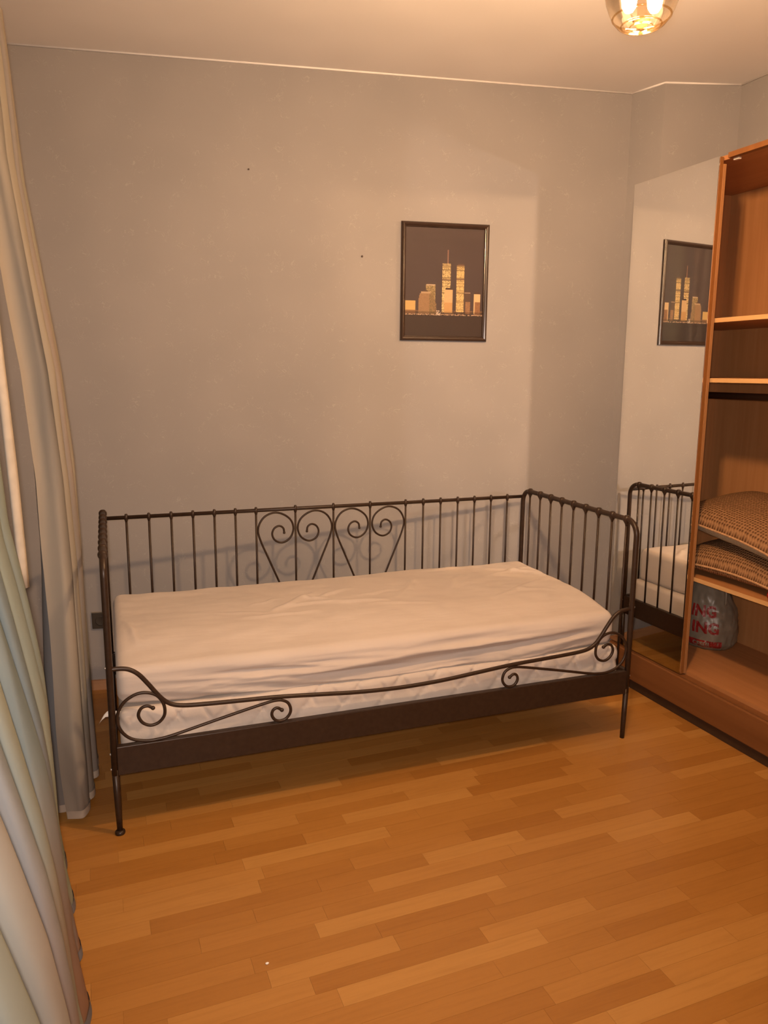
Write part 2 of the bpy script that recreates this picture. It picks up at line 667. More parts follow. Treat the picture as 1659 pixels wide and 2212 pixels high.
def end_frame(x, left):
    rb = 0.062
    pts = [(x, 0, BZ0), (x, 0, 0.5), (x, 0, ARM - rb)]
    for k in range(1, 9):
        a = k / 8 * PI / 2
        pts.append((x, -rb + rb * math.cos(a), ARM - rb + rb * math.sin(a)))
    for k in range(0, 9):
        a = k / 8 * PI / 2
        pts.append((x, -BW + rb - rb * math.sin(a), ARM - rb + rb * math.cos(a)))
    pts += [(x, -BW, 0.5), (x, -BW, BZ0)]
    ef = mesh_obj('end_frame', tube(bmesh.new(), pts, R_POST, 12), M['metal'], bed, True)
    ys = [-BW / 2 + (4 - i) * (BW - 0.14) / 8 for i in range(9)]
    for y in ys:
        prof = [(0.0, 0.0165), (0.008, 0.0155), (0.0125, 0.0115), (0.0155, 0.006), (0.0165, 0.0), (0.0155, -0.006), (0.0125, -0.0125),
                (0.009, -0.018), (0.0062, -0.024), (0.005, -0.03)]
        kb = mesh_obj('knob', lathe(bmesh.new(), [(r, h) for r, h in prof], 14, (x, y, ARM)), M['metal'], ef, True)
        mesh_obj('bar', tube(bmesh.new(), [(x, y, ARM - 0.02), (x, y, BZ1 - 0.01)], R_BAR, 8), M['metal'], ef, True)
    bd = boxo('end_board', M['metal'], bed, x - 0.012, x + 0.012, -BW + 0.012, -0.012, BZ0, BZ1, 0.003)
    for y in (0.0, -BW):
        sx = 0.004 if left else -0.004
        z0 = 0.0 if left else BL * TILT
        pad = 0.012 if left else 0.0
        lg = mesh_obj('leg', tube(bmesh.new(), [(x, y, BZ0 + 0.02), (x + sx * 0.6, y, 0.1), (x + sx, y, z0 + pad)], [0.0115, 0.0108, 0.0095], 12), M['metal'], bed, True)
        if left:
            mesh_obj('foot_pad', lathe(bmesh.new(), [(0.0, 0.0), (0.0165, 0.0), (0.0175, 0.004), (0.0165, 0.01), (0.010, 0.014), (0.0, 0.014)], 16, (x + sx, y, z0)), M['metal'], lg, True)
        for z in (0.24, 0.295, 0.60) if y < -0.5 else (0.24, 0.295):
            xx = x + (-R_POST - 0.001 if left else R_POST + 0.001)
            mesh_obj('bolt', lathe(bmesh.new(), [(0.0, -0.003), (0.0045, -0.002), (0.0045, 0.002), (0.0, 0.003)], 8, (xx, y, z), 'X'), M['steel'], bed, True)


end_frame(0.0, True)
end_frame(BL, False)
# boards along the long sides, each with a thin upper flange
for y, nm in ((-BW, 1), (0.0, 0)):
    s = -1 if nm else 1
    b = boxo('side_board', M['metal'], bed, 0.008, BL - 0.008, y - 0.010, y + 0.010, BZ0, BZ1, 0.0025)
    boxo('flange', M['metal'], b, 0.012, BL - 0.012, min(y, y - s * 0.03), max(y, y - s * 0.03), BZ1 - 0.012, BZ1 - 0.008)
# back rail, its bars and hearts
rail = mesh_obj('back_rail', tube(bmesh.new(), [(0, 0, RAIL), (BL, 0, RAIL)], R_RAIL, 12), M['metal'], bed, True)
S_, D_ = 0.0948, 0.186
E_ = (BL - 12 * S_ - 4 * D_) / 2
xs = [E_ + i * S_ for i in range(7)]
for i in range(4):
    xs.append(xs[-1] + D_)
for i in range(6):
    xs.append(xs[-1] + S_)
for x in xs:
    bm = tube(bmesh.new(), [(x, 0, RAIL + 0.008), (x, 0, BZ1 - 0.01)], R_BAR, 8)
    mesh_obj('bar', bm, M['metal'], rail, True)
    prof = [(0.0, 0.0165), (0.0045, 0.0155), (0.0065, 0.012), (0.006, 0.009), (0.0088, 0.006), (0.0098, 0.0), (0.0088, -0.007), (0.0065, -0.014), (0.005, -0.019)]
    mesh_obj('bar_finial', lathe(bmesh.new(), prof, 12, (x, 0, RAIL)), M['metal'], rail, True)


def scroll(name, pts, y, parent, r, ball, per=6):
    P = catmull([(x, y, z) for x, z in pts], per)
    bm = tube(bmesh.new(), P, r, 8)
    ends = (P[0], P[-1]) if ball == 2 else (P[-1],)
    for e in ends:
        bmesh.ops.create_icosphere(bm, subdivisions=2, radius=r * 1.35, matrix=Matrix.Translation(e))
    return mesh_obj(name, bm, M['metal'], parent, True)


# half heart between two bars (local to its outer bar at 0, inner bar at D_)
half = [(0.183, 0.390), (0.140, 0.4935), (0.097, 0.597), (0.0565, 0.694), (0.021, 0.780), (0.008, 0.832), (0.018, 0.872), (0.045, 0.903), (0.088, 0.9165), (0.130, 0.905), (0.164, 0.876),
        (0.1755, 0.836), (0.163, 0.797), (0.135, 0.775), (0.108, 0.773), (0.083, 0.789), (0.074, 0.817), (0.085, 0.842), (0.108, 0.852),
        (0.127, 0.840), (0.131, 0.818)]
for i in range(4):
    xo = xs[6 + i]
    pts = [((xo + px) if i % 2 == 0 else (xo + D_ - px), pz) for px, pz in half]
    scroll('heart_scroll', pts, 0.0, rail, 0.0046, 1, 5)
# front rail with its scrolls (mirror-symmetric about the middle)
fl = [(0.0, 0.594), (0.035, 0.593), (0.062, 0.586), (0.090, 0.566), (0.118, 0.530), (0.145, 0.491), (0.168, 0.463), (0.195, 0.444), (0.237, 0.434),
      (0.315, 0.4285), (0.43, 0.4235), (0.56, 0.418), (0.72, 0.405), (0.87, 0.393), (1.035, 0.388)]
main = fl + [(BL - x, z) for x, z in reversed(fl[:-1])]
mesh_obj('front_rail', tube(bmesh.new(), catmull([(x, -BW, z) for x, z in main], 6), 0.0078, 10), M['metal'], bed, True)
ls = [(0.572, 0.367), (0.556, 0.3775), (0.541, 0.372), (0.5355, 0.354), (0.545, 0.335), (0.562, 0.327), (0.585, 0.331), (0.601, 0.349), (0.604, 0.369),
      (0.594, 0.392), (0.572, 0.4045), (0.548, 0.4065), (0.515, 0.402), (0.422, 0.383), (0.312, 0.359), (0.200, 0.334), (0.150, 0.3265), (0.103, 0.3265), (0.054, 0.343),
      (0.023, 0.380), (0.016, 0.426), (0.035, 0.470), (0.074, 0.496), (0.112, 0.499), (0.146, 0.483), (0.166, 0.450), (0.168, 0.413),
      (0.150, 0.388), (0.122, 0.380), (0.096, 0.393), (0.083, 0.420), (0.092, 0.444), (0.112, 0.451), (0.131, 0.441)]
scroll('front_scroll', ls, -BW - 0.002, bed, 0.0056, 2, 5)
scroll('front_scroll', [(BL - x, z) for x, z in ls], -BW - 0.002, bed, 0.0056, 2, 5)
# slats that carry the mattresses
for i in range(9):
    boxo('slat', M['metal'], bed, 0.14 + i * 0.21, 0.20 + i * 0.21, -BW + 0.03, -0.03, 0.262, 0.270)


# ------------------------------------------------------------------ mattresses
def swept_block(x0, x1, prof, nx, re, disp, uvless=True):
    """loop of (y,z) swept along x with rounded ends; disp moves every point"""
    bm = bmesh.new()
    cy = sum(p[0] for p in prof) / len(prof)
    cz = sum(p[1] for p in prof) / len(prof)
    ne = 6
    n = nx
    inner = [x0 + re + (x1 - x0 - 2 * re) * k / n for k in range(n + 1)]
    st_l = [(x0 + re * (1 - math.sin(k / ne * PI / 2)), re * (1 - math.cos(k / ne * PI / 2))) for k in range(ne, 0, -1)]
    st_r = [(x1 - re * (1 - math.sin(k / ne * PI / 2)), re * (1 - math.cos(k / ne * PI / 2))) for k in range(1, ne + 1)]
    allst = st_l + [(x, 0.0) for x in inner] + st_r
    ymin, ymax = min(p[0] for p in prof), max(p[0] for p in prof)
    zmin, zmax = min(p[1] for p in prof), max(p[1] for p in prof)
    rings = []
    for x, ins in allst:
        ring = []
        for y, z in prof:
            fy = (y - (ymin + ymax) / 2) * (1 - 2 * ins / (ymax - ymin)) + (ymin + ymax) / 2
            fz = (z - (zmin + zmax) / 2) * (1 - 2 * ins / (zmax - zmin)) + (zmin + zmax) / 2
            ring.append(bm.verts.new(disp(Vector((x, fy, fz)))))
        rings.append(ring)
    m = len(prof)
    for a, b in zip(rings, rings[1:]):
        for k in range(m):
            bm.faces.new((a[k], a[(k + 1) % m], b[(k + 1) % m], b[k]))
    bm.faces.new(rings[0])
    bm.faces.new(rings[-1])
    bmesh.ops.recalc_face_normals(bm, faces=bm.faces)
    return bm


def round_prof(y0, y1, z0, z1, rt, rb, step):
    pts = []

    def arc(cy, cz, r, a0, a1, n=7):
        for k in range(n):
            a = a0 + (a1 - a0) * k / (n - 1)
            pts.append((cy + r * math.cos(a), cz + r * math.sin(a)))

    def seg(p, q):
        L = math.hypot(q[0] - p[0], q[1] - p[1])
        n = max(1, int(L / step))
        for k in range(1, n):
            pts.append((p[0] + (q[0] - p[0]) * k / n, p[1] + (q[1] - p[1]) * k / n))
    arc(y1 - rt, z1 - rt, rt, 0, PI / 2)
    seg((y1 - rt, z1), (y0 + rt, z1))
    arc(y0 + rt, z1 - rt, rt, PI / 2, PI)
    seg((y0, z1 - rt), (y0, z0 + rb))
    arc(y0 + rb, z0 + rb, rb, PI, 1.5 * PI)
    seg((y0 + rb, z0), (y1 - rb, z0))
    arc(y1 - rb, z0 + rb, rb, 1.5 * PI, 2 * PI)
    seg((y1, z0 + rb), (y1, z1 - rt))
    return pts


# lower mattress: quilted white ticking
def quilt_disp(p):
    q = p.copy()
    if p.y < -0.84:
        zc = 0.352 + 0.006 * noise.noise(Vector((p.x * 2, 3.1, 0)))
        d = 0.010 * math.exp(-((p.z - zc) / 0.006) ** 2)
        u = p.x * 1.0 + p.z * 0.55
        w = 0.095
        fr = (u / w) % 1.0
        d += 0.010 * math.exp(-((fr - 0.5) * w / 0.006) ** 2) * math.exp(-((p.z - 0.375) / 0.03) ** 2)
        u2 = p.x - p.z * 0.9 + 0.05
        fr = (u2 / 0.16) % 1.0
        d += 0.008 * math.exp(-((fr - 0.5) * 0.16 / 0.006) ** 2)
        d -= 0.004 * noise.noise(Vector((p.x * 6, p.z * 20, 1.0)))
        q.y += d
    q.z += 0.004 * noise.noise(Vector((p.x * 5, p.y * 5, 7)))
    return q


lower = thing('mattress', 'lower quilted white mattress lying inside the black bed frame', 'mattress', BED_LOC, (0, TILT, BED_ROT))
mesh_obj('quilted_cover', swept_block(0.022, 2.050, round_prof(-0.888, -0.03, 0.272, 0.424, 0.026, 0.02, 0.012), 330, 0.025, quilt_disp), M['quilt'], lower, True)
bm = bmesh.new()
tg = [(0.03, 0.408), (0.0, 0.412), (-0.018, 0.411), (-0.030, 0.400), (-0.039, 0.383)]
va = [bm.verts.new((x + 0.006 * k / 4, -0.86 + 0.004 * k, z + 0.009)) for k, (x, z) in enumerate(tg)]
vb = [bm.verts.new((x - 0.008 * k / 4, -0.86 + 0.004 * k, z - 0.011)) for k, (x, z) in enumerate(tg)]
for k in range(len(va) - 1):
    bm.faces.new((va[k], va[k + 1], vb[k + 1], vb[k]))
to = mesh_obj('care_tag', bm, M['crumb'], lower, True)
to.modifiers.new('thickness', 'SOLIDIFY').thickness = 0.0012

# upper mattress in its fitted sheet
ridges = [((0.62, -0.52), (0.86, -0.30), 0.0075, 0.016), ((0.84, -0.40), (1.02, -0.29), 0.006, 0.014), ((0.50, -0.56), (0.80, -0.56), 0.005, 0.013),
          ((0.42, -0.47), (0.62, -0.53), 0.004, 0.013), ((0.90, -0.48), (1.12, -0.52), 0.006, 0.015), ((1.02, -0.42), (1.22, -0.36), 0.005, 0.012),
          ((1.20, -0.48), (1.38, -0.22), 0.006, 0.020), ((1.42, -0.50), (1.62, -0.20), 0.006, 0.020), ((1.60, -0.62), (1.98, -0.40), 0.006, 0.016),
          ((1.72, -0.30), (1.98, -0.20), 0.006, 0.014), ((1.78, -0.16), (1.99, -0.30), 0.006, 0.014), ((1.70, -0.52), (1.90, -0.58), 0.004, 0.014),
          ((0.70, -0.45), (0.95, -0.47), 0.005, 0.012), ((0.78, -0.36), (0.90, -0.44), 0.005, 0.012), ((0.10, -0.70), (0.06, -0.45), 0.006, 0.014),
          ((0.55, -0.42), (0.70, -0.34), 0.004, 0.012), ((1.05, -0.55), (1.30, -0.60), 0.004, 0.013), ((1.45, -0.12), (1.75, -0.10), 0.005, 0.014)]


def sheet_disp(p):
    q = p.copy()
    t = (p.x - 0.03) / 2.0
    if p.z > 0.56:
        d = 0.0
        for (a, b, h, w) in ridges:
            ax, ay = a
            bx, by = b
            dx, dy = bx - ax, by - ay
            L2 = dx * dx + dy * dy
            k = max(-0.1, min(1.1, ((p.x - ax) * dx + (p.y - ay) * dy) / L2))
            wob = 0.012 * noise.noise(Vector((k * 3 + ax * 9, ay * 7, 0)))
            dist2 = (p.x - ax - dx * k + wob) ** 2 + (p.y - ay - dy * k - wob) ** 2
            d += h * math.exp(-dist2 / (w * w)) * (1 - (2 * k - 1) ** 2 * 0.7)
        d += 0.006 * noise.noise(Vector((p.x * 2.4, p.y * 3.5, 2)))
        d += 0.0025 * noise.noise(Vector((p.x * 9 + p.y * 6, p.y * 16 - p.x * 5, 5)))
        edge = smoothstep(-0.86, -0.78, p.y)
        q.z += 1.5 * d * edge
        # front side of the top droops
        pass
    q.z -= 0.038 * (1 - smoothstep(-0.875, -0.60, p.y)) * smoothstep(0.44, 0.606, p.z)
    side = 1 - smoothstep(0.585, 0.605, p.z)
    if p.y < -0.80 and side > 0:
        arch = 1 - (2 * t - 1) ** 2
        depth = (0.60 - p.z) / 0.18
        v = p.z + 0.055 * arch * (0.25 + depth)
        amp = smoothstep(0.0, 0.22, t) * (1 - smoothstep(0.80, 1.0, t)) * smoothstep(0.02, 0.35, depth)
        w = 1.5 * (0.42 - abs(noise.noise(Vector((p.x * 1.1, v * 24, 0.3))))) + 0.8 * (0.35 - abs(noise.noise(Vector((p.x * 1.7 + 5, v * 46, 1.7))))) + 0.45 * (0.3 - abs(noise.noise(Vector((p.x * 2.6 + 9, v * 85, 3.7)))))
        q.y -= 0.026 * amp * w * side
        q.y += 0.006 * noise.noise(Vector((p.x * 2, p.z * 5, 9))) * side
        # tucked hem draws in and waves
        low = 1 - smoothstep(0.42, 0.50, p.z)
        q.y += 0.012 * low
        if p.z < 0.5:
            q.z += (0.010 * noise.noise(Vector((p.x * 3.5, 0.2, 4))) + 0.004 * noise.noise(Vector((p.x * 14, 0.7, 4)))) * (1 - smoothstep(0.42, 0.49, p.z))
            q.z += 0.018 * (1 - smoothstep(0.0, 0.25, t)) * low + 0.012 * smoothstep(0.8, 1.0, t) * low
    return q


upper = thing('mattress', 'upper thick mattress in a creased white fitted sheet on the daybed', 'mattress', BED_LOC, (0, TILT, BED_ROT))
mesh_obj('fitted_sheet', swept_block(0.020, 2.030, round_prof(-0.872, -0.055, 0.420, 0.606, 0.034, 0.012, 0.0085), 300, 0.034, sheet_disp), M['sheet'], upper, True)

# ------------------------------------------------------------------ wardrobe
WX0, WX1 = 2.615, 3.14                         # carcass front and back
WY0, WY1 = -2.45, -0.785                       # right and left ends
WT = 2.427
wd = thing('wardrobe', 'wooden sliding-door wardrobe with one mirrored door and open shelves', 'wardrobe', (WX0, WY1, 0))


def wbox(name, mat, x0, x1, y0, y1, z0, z1, bevel=0.0, parent=None):
    ox, oy = WX0, WY1
    return boxo(name, mat, parent or wd, x0 - ox, x1 - ox, y0 - oy, y1 - oy, z0, z1, bevel)


wbox('side_panel', M['carcass_v'], WX0, WX1, WY1 - 0.018, WY1, 0.045, WT)
wbox('side_panel', M['carcass_v'], WX0, WX1, WY0, WY0 + 0.018, 0.045, WT)
wbox('back_panel', M['carcass_v'], WX1 - 0.006, WX1, WY0 + 0.018, WY1 - 0.018, 0.19, WT - 0.018)
wbox('top_panel', M['carcass_h'], WX0 - 0.002, WX1, WY0 + 0.018, WY1 - 0.018, WT - 0.018, WT)
wbox('bottom_panel', M['carcass_h'], WX0, WX1 - 0.006, WY0 + 0.018, WY1 - 0.018, 0.196, 0.214)
# plinth in the shape of a low box with a rounded track ledge in front
pl = wbox('plinth', M['plinth'], 2.572, WX0 - 0.001, WY0, WY1, 0.05, 0.192, 0.006)
wbox('track', M['plinth'], 2.578, WX0 - 0.002, WY0 + 0.004, WY1 - 0.004, 0.193, 0.198, 0.0, pl)
wbox('plinth_recess', M['dark_gap'], 2.588, WX0 - 0.002, WY0, WY1, 0.0, 0.05)  # set-back block, coloured dark for the shade in the floor gap
wbox('top_track', M['door_edge'], 2.585, WX0 - 0.003, WY0 + 0.004, -1.325, WT - 0.022, WT - 0.002)
for z in (1.785, 1.536, 0.655):
    s = wbox('shelf', M['carcass_h'], WX0 + 0.012, WX1 - 0.007, WY0 + 0.019, WY1 - 0.019, z - 0.018, z)
    wbox('front_edge', M['shelf_edge'], WX0 + 0.010, WX0 + 0.0119, WY0 + 0.019, WY1 - 0.019, z - 0.018, z, 0.0, s)
bm = tube(bmesh.new(), [(0.24, WY1 - 0.018 - WY1, 1.455), (0.24, WY0 + 0.018 - WY1, 1.455)], 0.0155, 14)
mesh_obj('clothes_rail', bm, M['rod'], wd, True)
wbox('door_stop', M['white_plastic'], 2.62, 2.635, -1.345, -1.318, WT - 0.026, WT - 0.0185, 0.001)
# sliding door: wooden leaf, mirror glass in front, edge profile
door = wbox('door', M['door_edge'], 2.5835, 2.600, -1.288, -0.768, 0.205, 2.4185)
wbox('mirror_pane', M['mirror'], 2.5795, 2.5832, -1.2865, -0.7695, 0.205, 2.4195, 0.0, door)
wbox('edge_profile', M['profile'], 2.6005, 2.6135, -1.291, -0.78, 0.206, 2.392, 0.0, door)


# ------------------------------------------------------------------ cushions in the wardrobe
def cushion(name, label, loc, rot, a, b, h, bendfn, mats):
    root = thing(name, label, 'cushion', loc, rot, 'waffle cushions in the wardrobe')
    n = 40

    def pt(u, v, top):
        e = max(0.0, (1 - abs(u) ** 2.6) * (1 - abs(v) ** 2.6)) ** 0.42
        x, y = a * u * (1 - 0.07 * (1 - v * v) * abs(u) ** 3), b * v * (1 - 0.07 * (1 - u * u) * abs(v) ** 3)
        z = h * e * (1.0 if top else -0.72)
        z += 0.008 * noise.noise(Vector((u * 2, v * 2, 3 if top else 8))) * e
        return Vector((x, y, z + bendfn(u, v)))
    for top, part, mat in ((True, 'waffle_face', mats[0]), (False, 'plush_back', mats[1])):
        bm = bmesh.new()
        uvl = bm.loops.layers.uv.new('UVMap')
        g = [[bm.verts.new(pt(-1 + 2 * i / n, -1 + 2 * j / n, top)) for j in range(n + 1)] for i in range(n + 1)]
        for i in range(n):
            for j in range(n):
                q = [(i, j), (i + 1, j), (i + 1, j + 1), (i, j + 1)]
                if not top:
                    q.reverse()
                f = bm.faces.new([g[c][d] for c, d in q])
                for lp, (c, d) in zip(f.loops, q):
                    lp[uvl].uv = (c / n, d / n)
        mesh_obj(part, bm, mat, root, True)
    per = []
    for k in range(n):
        per.append(pt(-1 + 2 * k / n, -1, True))
    for k in range(n):
        per.append(pt(1, -1 + 2 * k / n, True))
    for k in range(n):
        per.append(pt(1 - 2 * k / n, 1, True))
    for k in range(n + 1):
        per.append(pt(-1, 1 - 2 * k / n, True))
    mesh_obj('piping', tube(bmesh.new(), per, 0.0052, 6, False), M['piping'], root, True)
    return root


cushion('cushion', 'lower brown waffle-knit cushion lying flat on the wardrobe shelf', (2.885, -1.385, 0.742), (0, 0.0, 0.06), 0.245, 0.285, 0.082,
        lambda u, v: -0.030 * max(0, u * -1) ** 2 - 0.018 * v * v, (M['waffle'], M['waffle']))
cushion('cushion', 'upper brown waffle cushion with grey plush underside, topmost on the wardrobe shelf', (2.885, -1.43, 0.897), (0.10, -0.10, -0.03), 0.255, 0.36, 0.088,
        lambda u, v: 0.010 * v - 0.030 * max(0.0, -v) ** 2 + 0.012 * u * v, (M['waffle'], M['plush']))

# red glossy bauble at the edge of that shelf
rb = thing('red_bauble', 'small glossy red ball on the wardrobe shelf beside the cushions', 'ball', (2.652, -1.682, 0.6555))
mesh_obj('ball', lathe(bmesh.new(), [(0.0, 0.0), (0.010, 0.0015), (0.018, 0.007), (0.0225, 0.015), (0.024, 0.024), (0.0225, 0.033), (0.018, 0.041), (0.008, 0.047), (0.0, 0.048)], 20), M['red_gloss'], rb, True)
mesh_obj('cap', lathe(bmesh.new(), [(0.0, 0.046), (0.006, 0.046), (0.006, 0.053), (0.0, 0.054)], 10), M['brass'], rb, True)

# plastic carrier bag on the wardrobe floor
BAGC = Vector((2.985, -1.025, 0.2145))


def bag_pt(a, h):
    # a = angle round the bag, h = 0..1 height
    prof = lerp_tab([(0, 0.80), (0.08, 0.97), (0.3, 1.0), (0.55, 0.92), (0.75, 0.72), (0.9, 0.50), (1.0, 0.38)], h)
    rx, ry = 0.125 * prof, 0.150 * prof
    ca, sa = math.cos(a), math.sin(a)
    k = 1 + 0.05 * noise.noise(Vector((ca * 1.5, sa * 1.5, h * 3))) + 0.05 * abs(noise.noise(Vector((ca * 3.5, sa * 3.5, h * 6 + 2))))
    k += 0.06 * abs(noise.noise(Vector((ca * 7, sa * 7, h * 8 + 9)))) + 0.02 * abs(noise.noise(Vector((ca * 16, sa * 16, h * 22 + 3))))
    return Vector((rx * ca * k, ry * sa * k + 0.02 * h, 0.36 * h + 0.006 * noise.noise(Vector((ca * 4, sa * 4, h))) * h))


bag = thing('plastic_bag', 'crumpled white plastic carrier bag with red lettering on the wardrobe floor', 'bag', BAGC)
bm = bmesh.new()
na, nh = 96, 48
g = [[bm.verts.new(bag_pt(2 * PI * i / na, j / nh)) for i in range(na)] for j in range(nh + 1)]
for j in range(nh):
    for i in range(na):
        bm.faces.new((g[j][i], g[j][(i + 1) % na], g[j + 1][(i + 1) % na], g[j + 1][i]))
bm.faces.new(list(reversed(g[0])))
mesh_obj('bag_body', bm, M['bag'], bag, True)
hp = catmull([(0.02, -0.05, 0.345), (0.0, -0.085, 0.385), (-0.02, -0.115, 0.36), (-0.035, -0.135, 0.30), (-0.04, -0.142, 0.24)], 5)
mesh_obj('handle', tube(bmesh.new(), hp, 0.006, 6), M['bag'], bag, True)


def bag_print(name, text, size, a0, h0, mat, parent, extent=None):
    bm = bmesh.new()
    if text:
        cu = bpy.data.curves.new('lettering', 'FONT')
        cu.body = text
        cu.size = size
        cu.resolution_u = 3
        cu.offset = size * 0.04
        tmp = bpy.data.objects.new('lettering', cu)
        COL.objects.link(tmp)
        dg = bpy.context.evaluated_depsgraph_get()
        me = bpy.data.meshes.new_from_object(tmp.evaluated_get(dg))
        bm.from_mesh(me)
        bpy.data.objects.remove(tmp)
        bpy.data.meshes.remove(me)
        bmesh.ops.triangulate(bm, faces=bm.faces)
        for _ in range(3):
            long = [e for e in bm.edges if e.calc_length() > 0.010]
            if long:
                bmesh.ops.subdivide_edges(bm, edges=long, cuts=1)
                bmesh.ops.triangulate(bm, faces=bm.faces)
    else:
        w, hh = extent
        nn = 24
        rows = [[bm.verts.new((w * i / nn, hh * j / 3, 0)) for i in range(nn + 1)] for j in range(4)]
        for j in range(3):
            for i in range(nn):
                bm.faces.new((rows[j][i], rows[j][i + 1], rows[j + 1][i + 1], rows[j + 1][i]))
    for v in bm.verts:
        a = a0 + v.co.x / 0.145
        hh = h0 + v.co.y / 0.36
        p = bag_pt(a, hh)
        out = Vector((math.cos(a), math.sin(a), 0))
        off = 0.0016 if text else 0.0008
        v.co = p + out * off
    bmesh.ops.recalc_face_normals(bm, faces=bm.faces)
    return mesh_obj(name, bm, mat, parent)


bag_print('lettering', 'ING', 0.074, math.radians(188), 0.47, M['red_ink'], bag)
bag_print('lettering', 'ING', 0.074, math.radians(192), 0.25, M['red_ink'], bag)
band = bag_print('red_band', '', 0, math.radians(185), 0.045, M['red_ink'], bag, (0.165, 0.036))
bag_print('lettering', 'CESER', 0.030, math.radians(194), 0.062, M['bag'], band)

# ------------------------------------------------------------------ picture on the wall
PW, PH = 0.4455, 0.562
pic_s, pic_z = 1.6237, 1.711
px_, py_ = wallp(pic_s + PW / 2, 0.001)
pic = thing('framed_picture', 'framed night skyline with two lit towers on the wallpapered wall', 'picture', (px_, py_, pic_z), (0, 0.006, -TH))
FWD_, FD = 0.024, 0.018
hw = PW / 2


def frame_bar(p, q, inward):
    # moulding with rounded face swept between mitred corners
    bm = bmesh.new()
    prof = [(0, 0), (0, -0.010), (0.004, -0.015), (0.010, -FD), (0.016, -0.016), (0.019, -0.012), (0.021, -0.0115), (FWD_, -0.007), (FWD_, 0)]
    P, Q = Vector(p), Vector(q)
    d = (Q - P).normalized()
    inw = Vector(inward)
    rings = []
    for base, sgn in ((P, 1), (Q, -1)):
        rings.append([bm.verts.new(base + inw * u + d * (sgn * u) + Vector((0, w, 0))) for u, w in prof])
    m = len(prof)
    for k in range(m):
        bm.faces.new((rings[0][k], rings[0][(k + 1) % m], rings[1][(k + 1) % m], rings[1][k]))
    bm.faces.new(rings[0])
    bm.faces.new(list(reversed(rings[1])))
    bmesh.ops.recalc_face_normals(bm, faces=bm.faces)
    return bm


for p, q, i in (((-hw, 0, 0), (hw, 0, 0), (0, 0, 1)), ((hw, 0, 0), (hw, 0, PH), (-1, 0, 0)), ((hw, 0, PH), (-hw, 0, PH), (0, 0, -1)), ((-hw, 0, PH), (-hw, 0, 0), (1, 0, 0))):
    mesh_obj('frame_bar', frame_bar(p, q, i), M['frame'], pic)

rp = random.Random(11)
NX, NY = 132, 176
WIN = [[rp.random() for _ in range(NX)] for _ in range(NY)]


def print_color(u, v, i, j):
    w = WIN[j][i]
    band = WIN[j][3]
    sky = (0.098 - 0.012 * v + 0.005 * w, 0.074 - 0.008 * v + 0.004 * w, 0.072 + 0.003 * w)
    water = (0.055 + 0.008 * w, 0.038 + 0.005 * w, 0.034)
    c = sky
    if v > 0.80:
        return water

    def inside(u0, u1, v0, v1):
        return u0 <= u <= u1 and v0 <= v <= v1

    def lit(base, dark, p, stripe=True):
        k = band if stripe else w
        a = 1.0 if (w > p and (not stripe or band > 0.22)) else dark
        return tuple(x * a for x in base)
    if inside(0.0, 0.135, 0.67, 0.79):
        c = (0.74, 0.55, 0.22) if v < 0.755 else (0.34, 0.20, 0.10)
    if inside(0.265, 0.385, 0.515, 0.79):
        c = lit((0.50, 0.40, 0.20), 0.5, 0.45, False)
        if v < 0.53 and 0.275 < u < 0.38:
            c = (0.66, 0.56, 0.40)
    if inside(0.29, 0.35, 0.503, 0.516):
        c = (0.12, 0.08, 0.06)
    if inside(0.175 + max(0, 0.66 - v) * 0.25, 0.31, 0.60, 0.79):
        c = tuple(x * (0.85 + 0.2 * w) for x in (0.42, 0.28, 0.155))
    if inside(0.205, 0.325, 0.583, 0.602):
        c = (0.60, 0.46, 0.29)
    if inside(0.235, 0.285, 0.572, 0.584):
        c = (0.13, 0.085, 0.06)
    if inside(0.31, 0.40, 0.60, 0.79) and w > 0.4 and v > 0.55 + (u - 0.31) * 1.6:
        c = (0.36, 0.25, 0.13)
    if inside(0.47, 0.572, 0.322, 0.775):
        c = lit((0.84, 0.68, 0.34), 0.40, 0.30)
        if 0.465 < v < 0.475:
            c = (0.25, 0.17, 0.1)
        if v > 0.475:
            c = tuple(min(1, x * 1.07) for x in c)
    if abs(u - 0.537) < 0.005 and 0.20 < v < 0.322:
        c = (0.34, 0.21, 0.16)
    if inside(0.652, 0.752, 0.335, 0.765):
        c = lit((0.86, 0.67, 0.31), 0.45, 0.22)
        if v < 0.343 or 0.463 < v < 0.47:
            c = (0.25, 0.16, 0.10)
    if inside(0.668, 0.742, 0.322, 0.336):
        c = (0.17, 0.11, 0.08)
    if inside(0.515, 0.59, 0.543, 0.562):
        c = (0.09, 0.055, 0.04)
    if inside(0.50, 0.606, 0.56, 0.78):
        c = tuple(x * (0.93 + 0.1 * w) for x in ((0.80, 0.60, 0.33) if v < 0.68 else (0.70, 0.46, 0.20)))
    if inside(0.755, 0.835, 0.575, 0.79):
        c = (0.13, 0.085, 0.065)
        if 0.585 < v < 0.592 or 0.645 < v < 0.65:
            c = (0.62, 0.50, 0.38)
    if inside(0.775, 0.835, 0.672, 0.785):
        c = tuple(x * (0.75 + 0.4 * w) for x in (0.40, 0.24, 0.13))
    if inside(0.892, 0.95, 0.582, 0.598):
        c = (0.10, 0.06, 0.045)
    if inside(0.878, 0.962, 0.597, 0.785):
        c = (0.82, 0.64, 0.36)
    if inside(0.896, 0.965, 0.672, 0.79):
        c = tuple(x * (0.8 + 0.3 * w) for x in (0.36, 0.20, 0.10))
    if v > 0.755 and w > 0.45 and c == sky:
        c = (0.26, 0.16, 0.09)
    if v > 0.768:
        c = tuple(x * 0.62 for x in c)
    if 0.788 < v <= 0.80 and w > 0.42:
        c = (0.62, 0.46, 0.32)
    if inside(0.405, 0.452, 0.755, 0.802) and w > 0.3:
        c = (0.80, 0.72, 0.60)
    return c


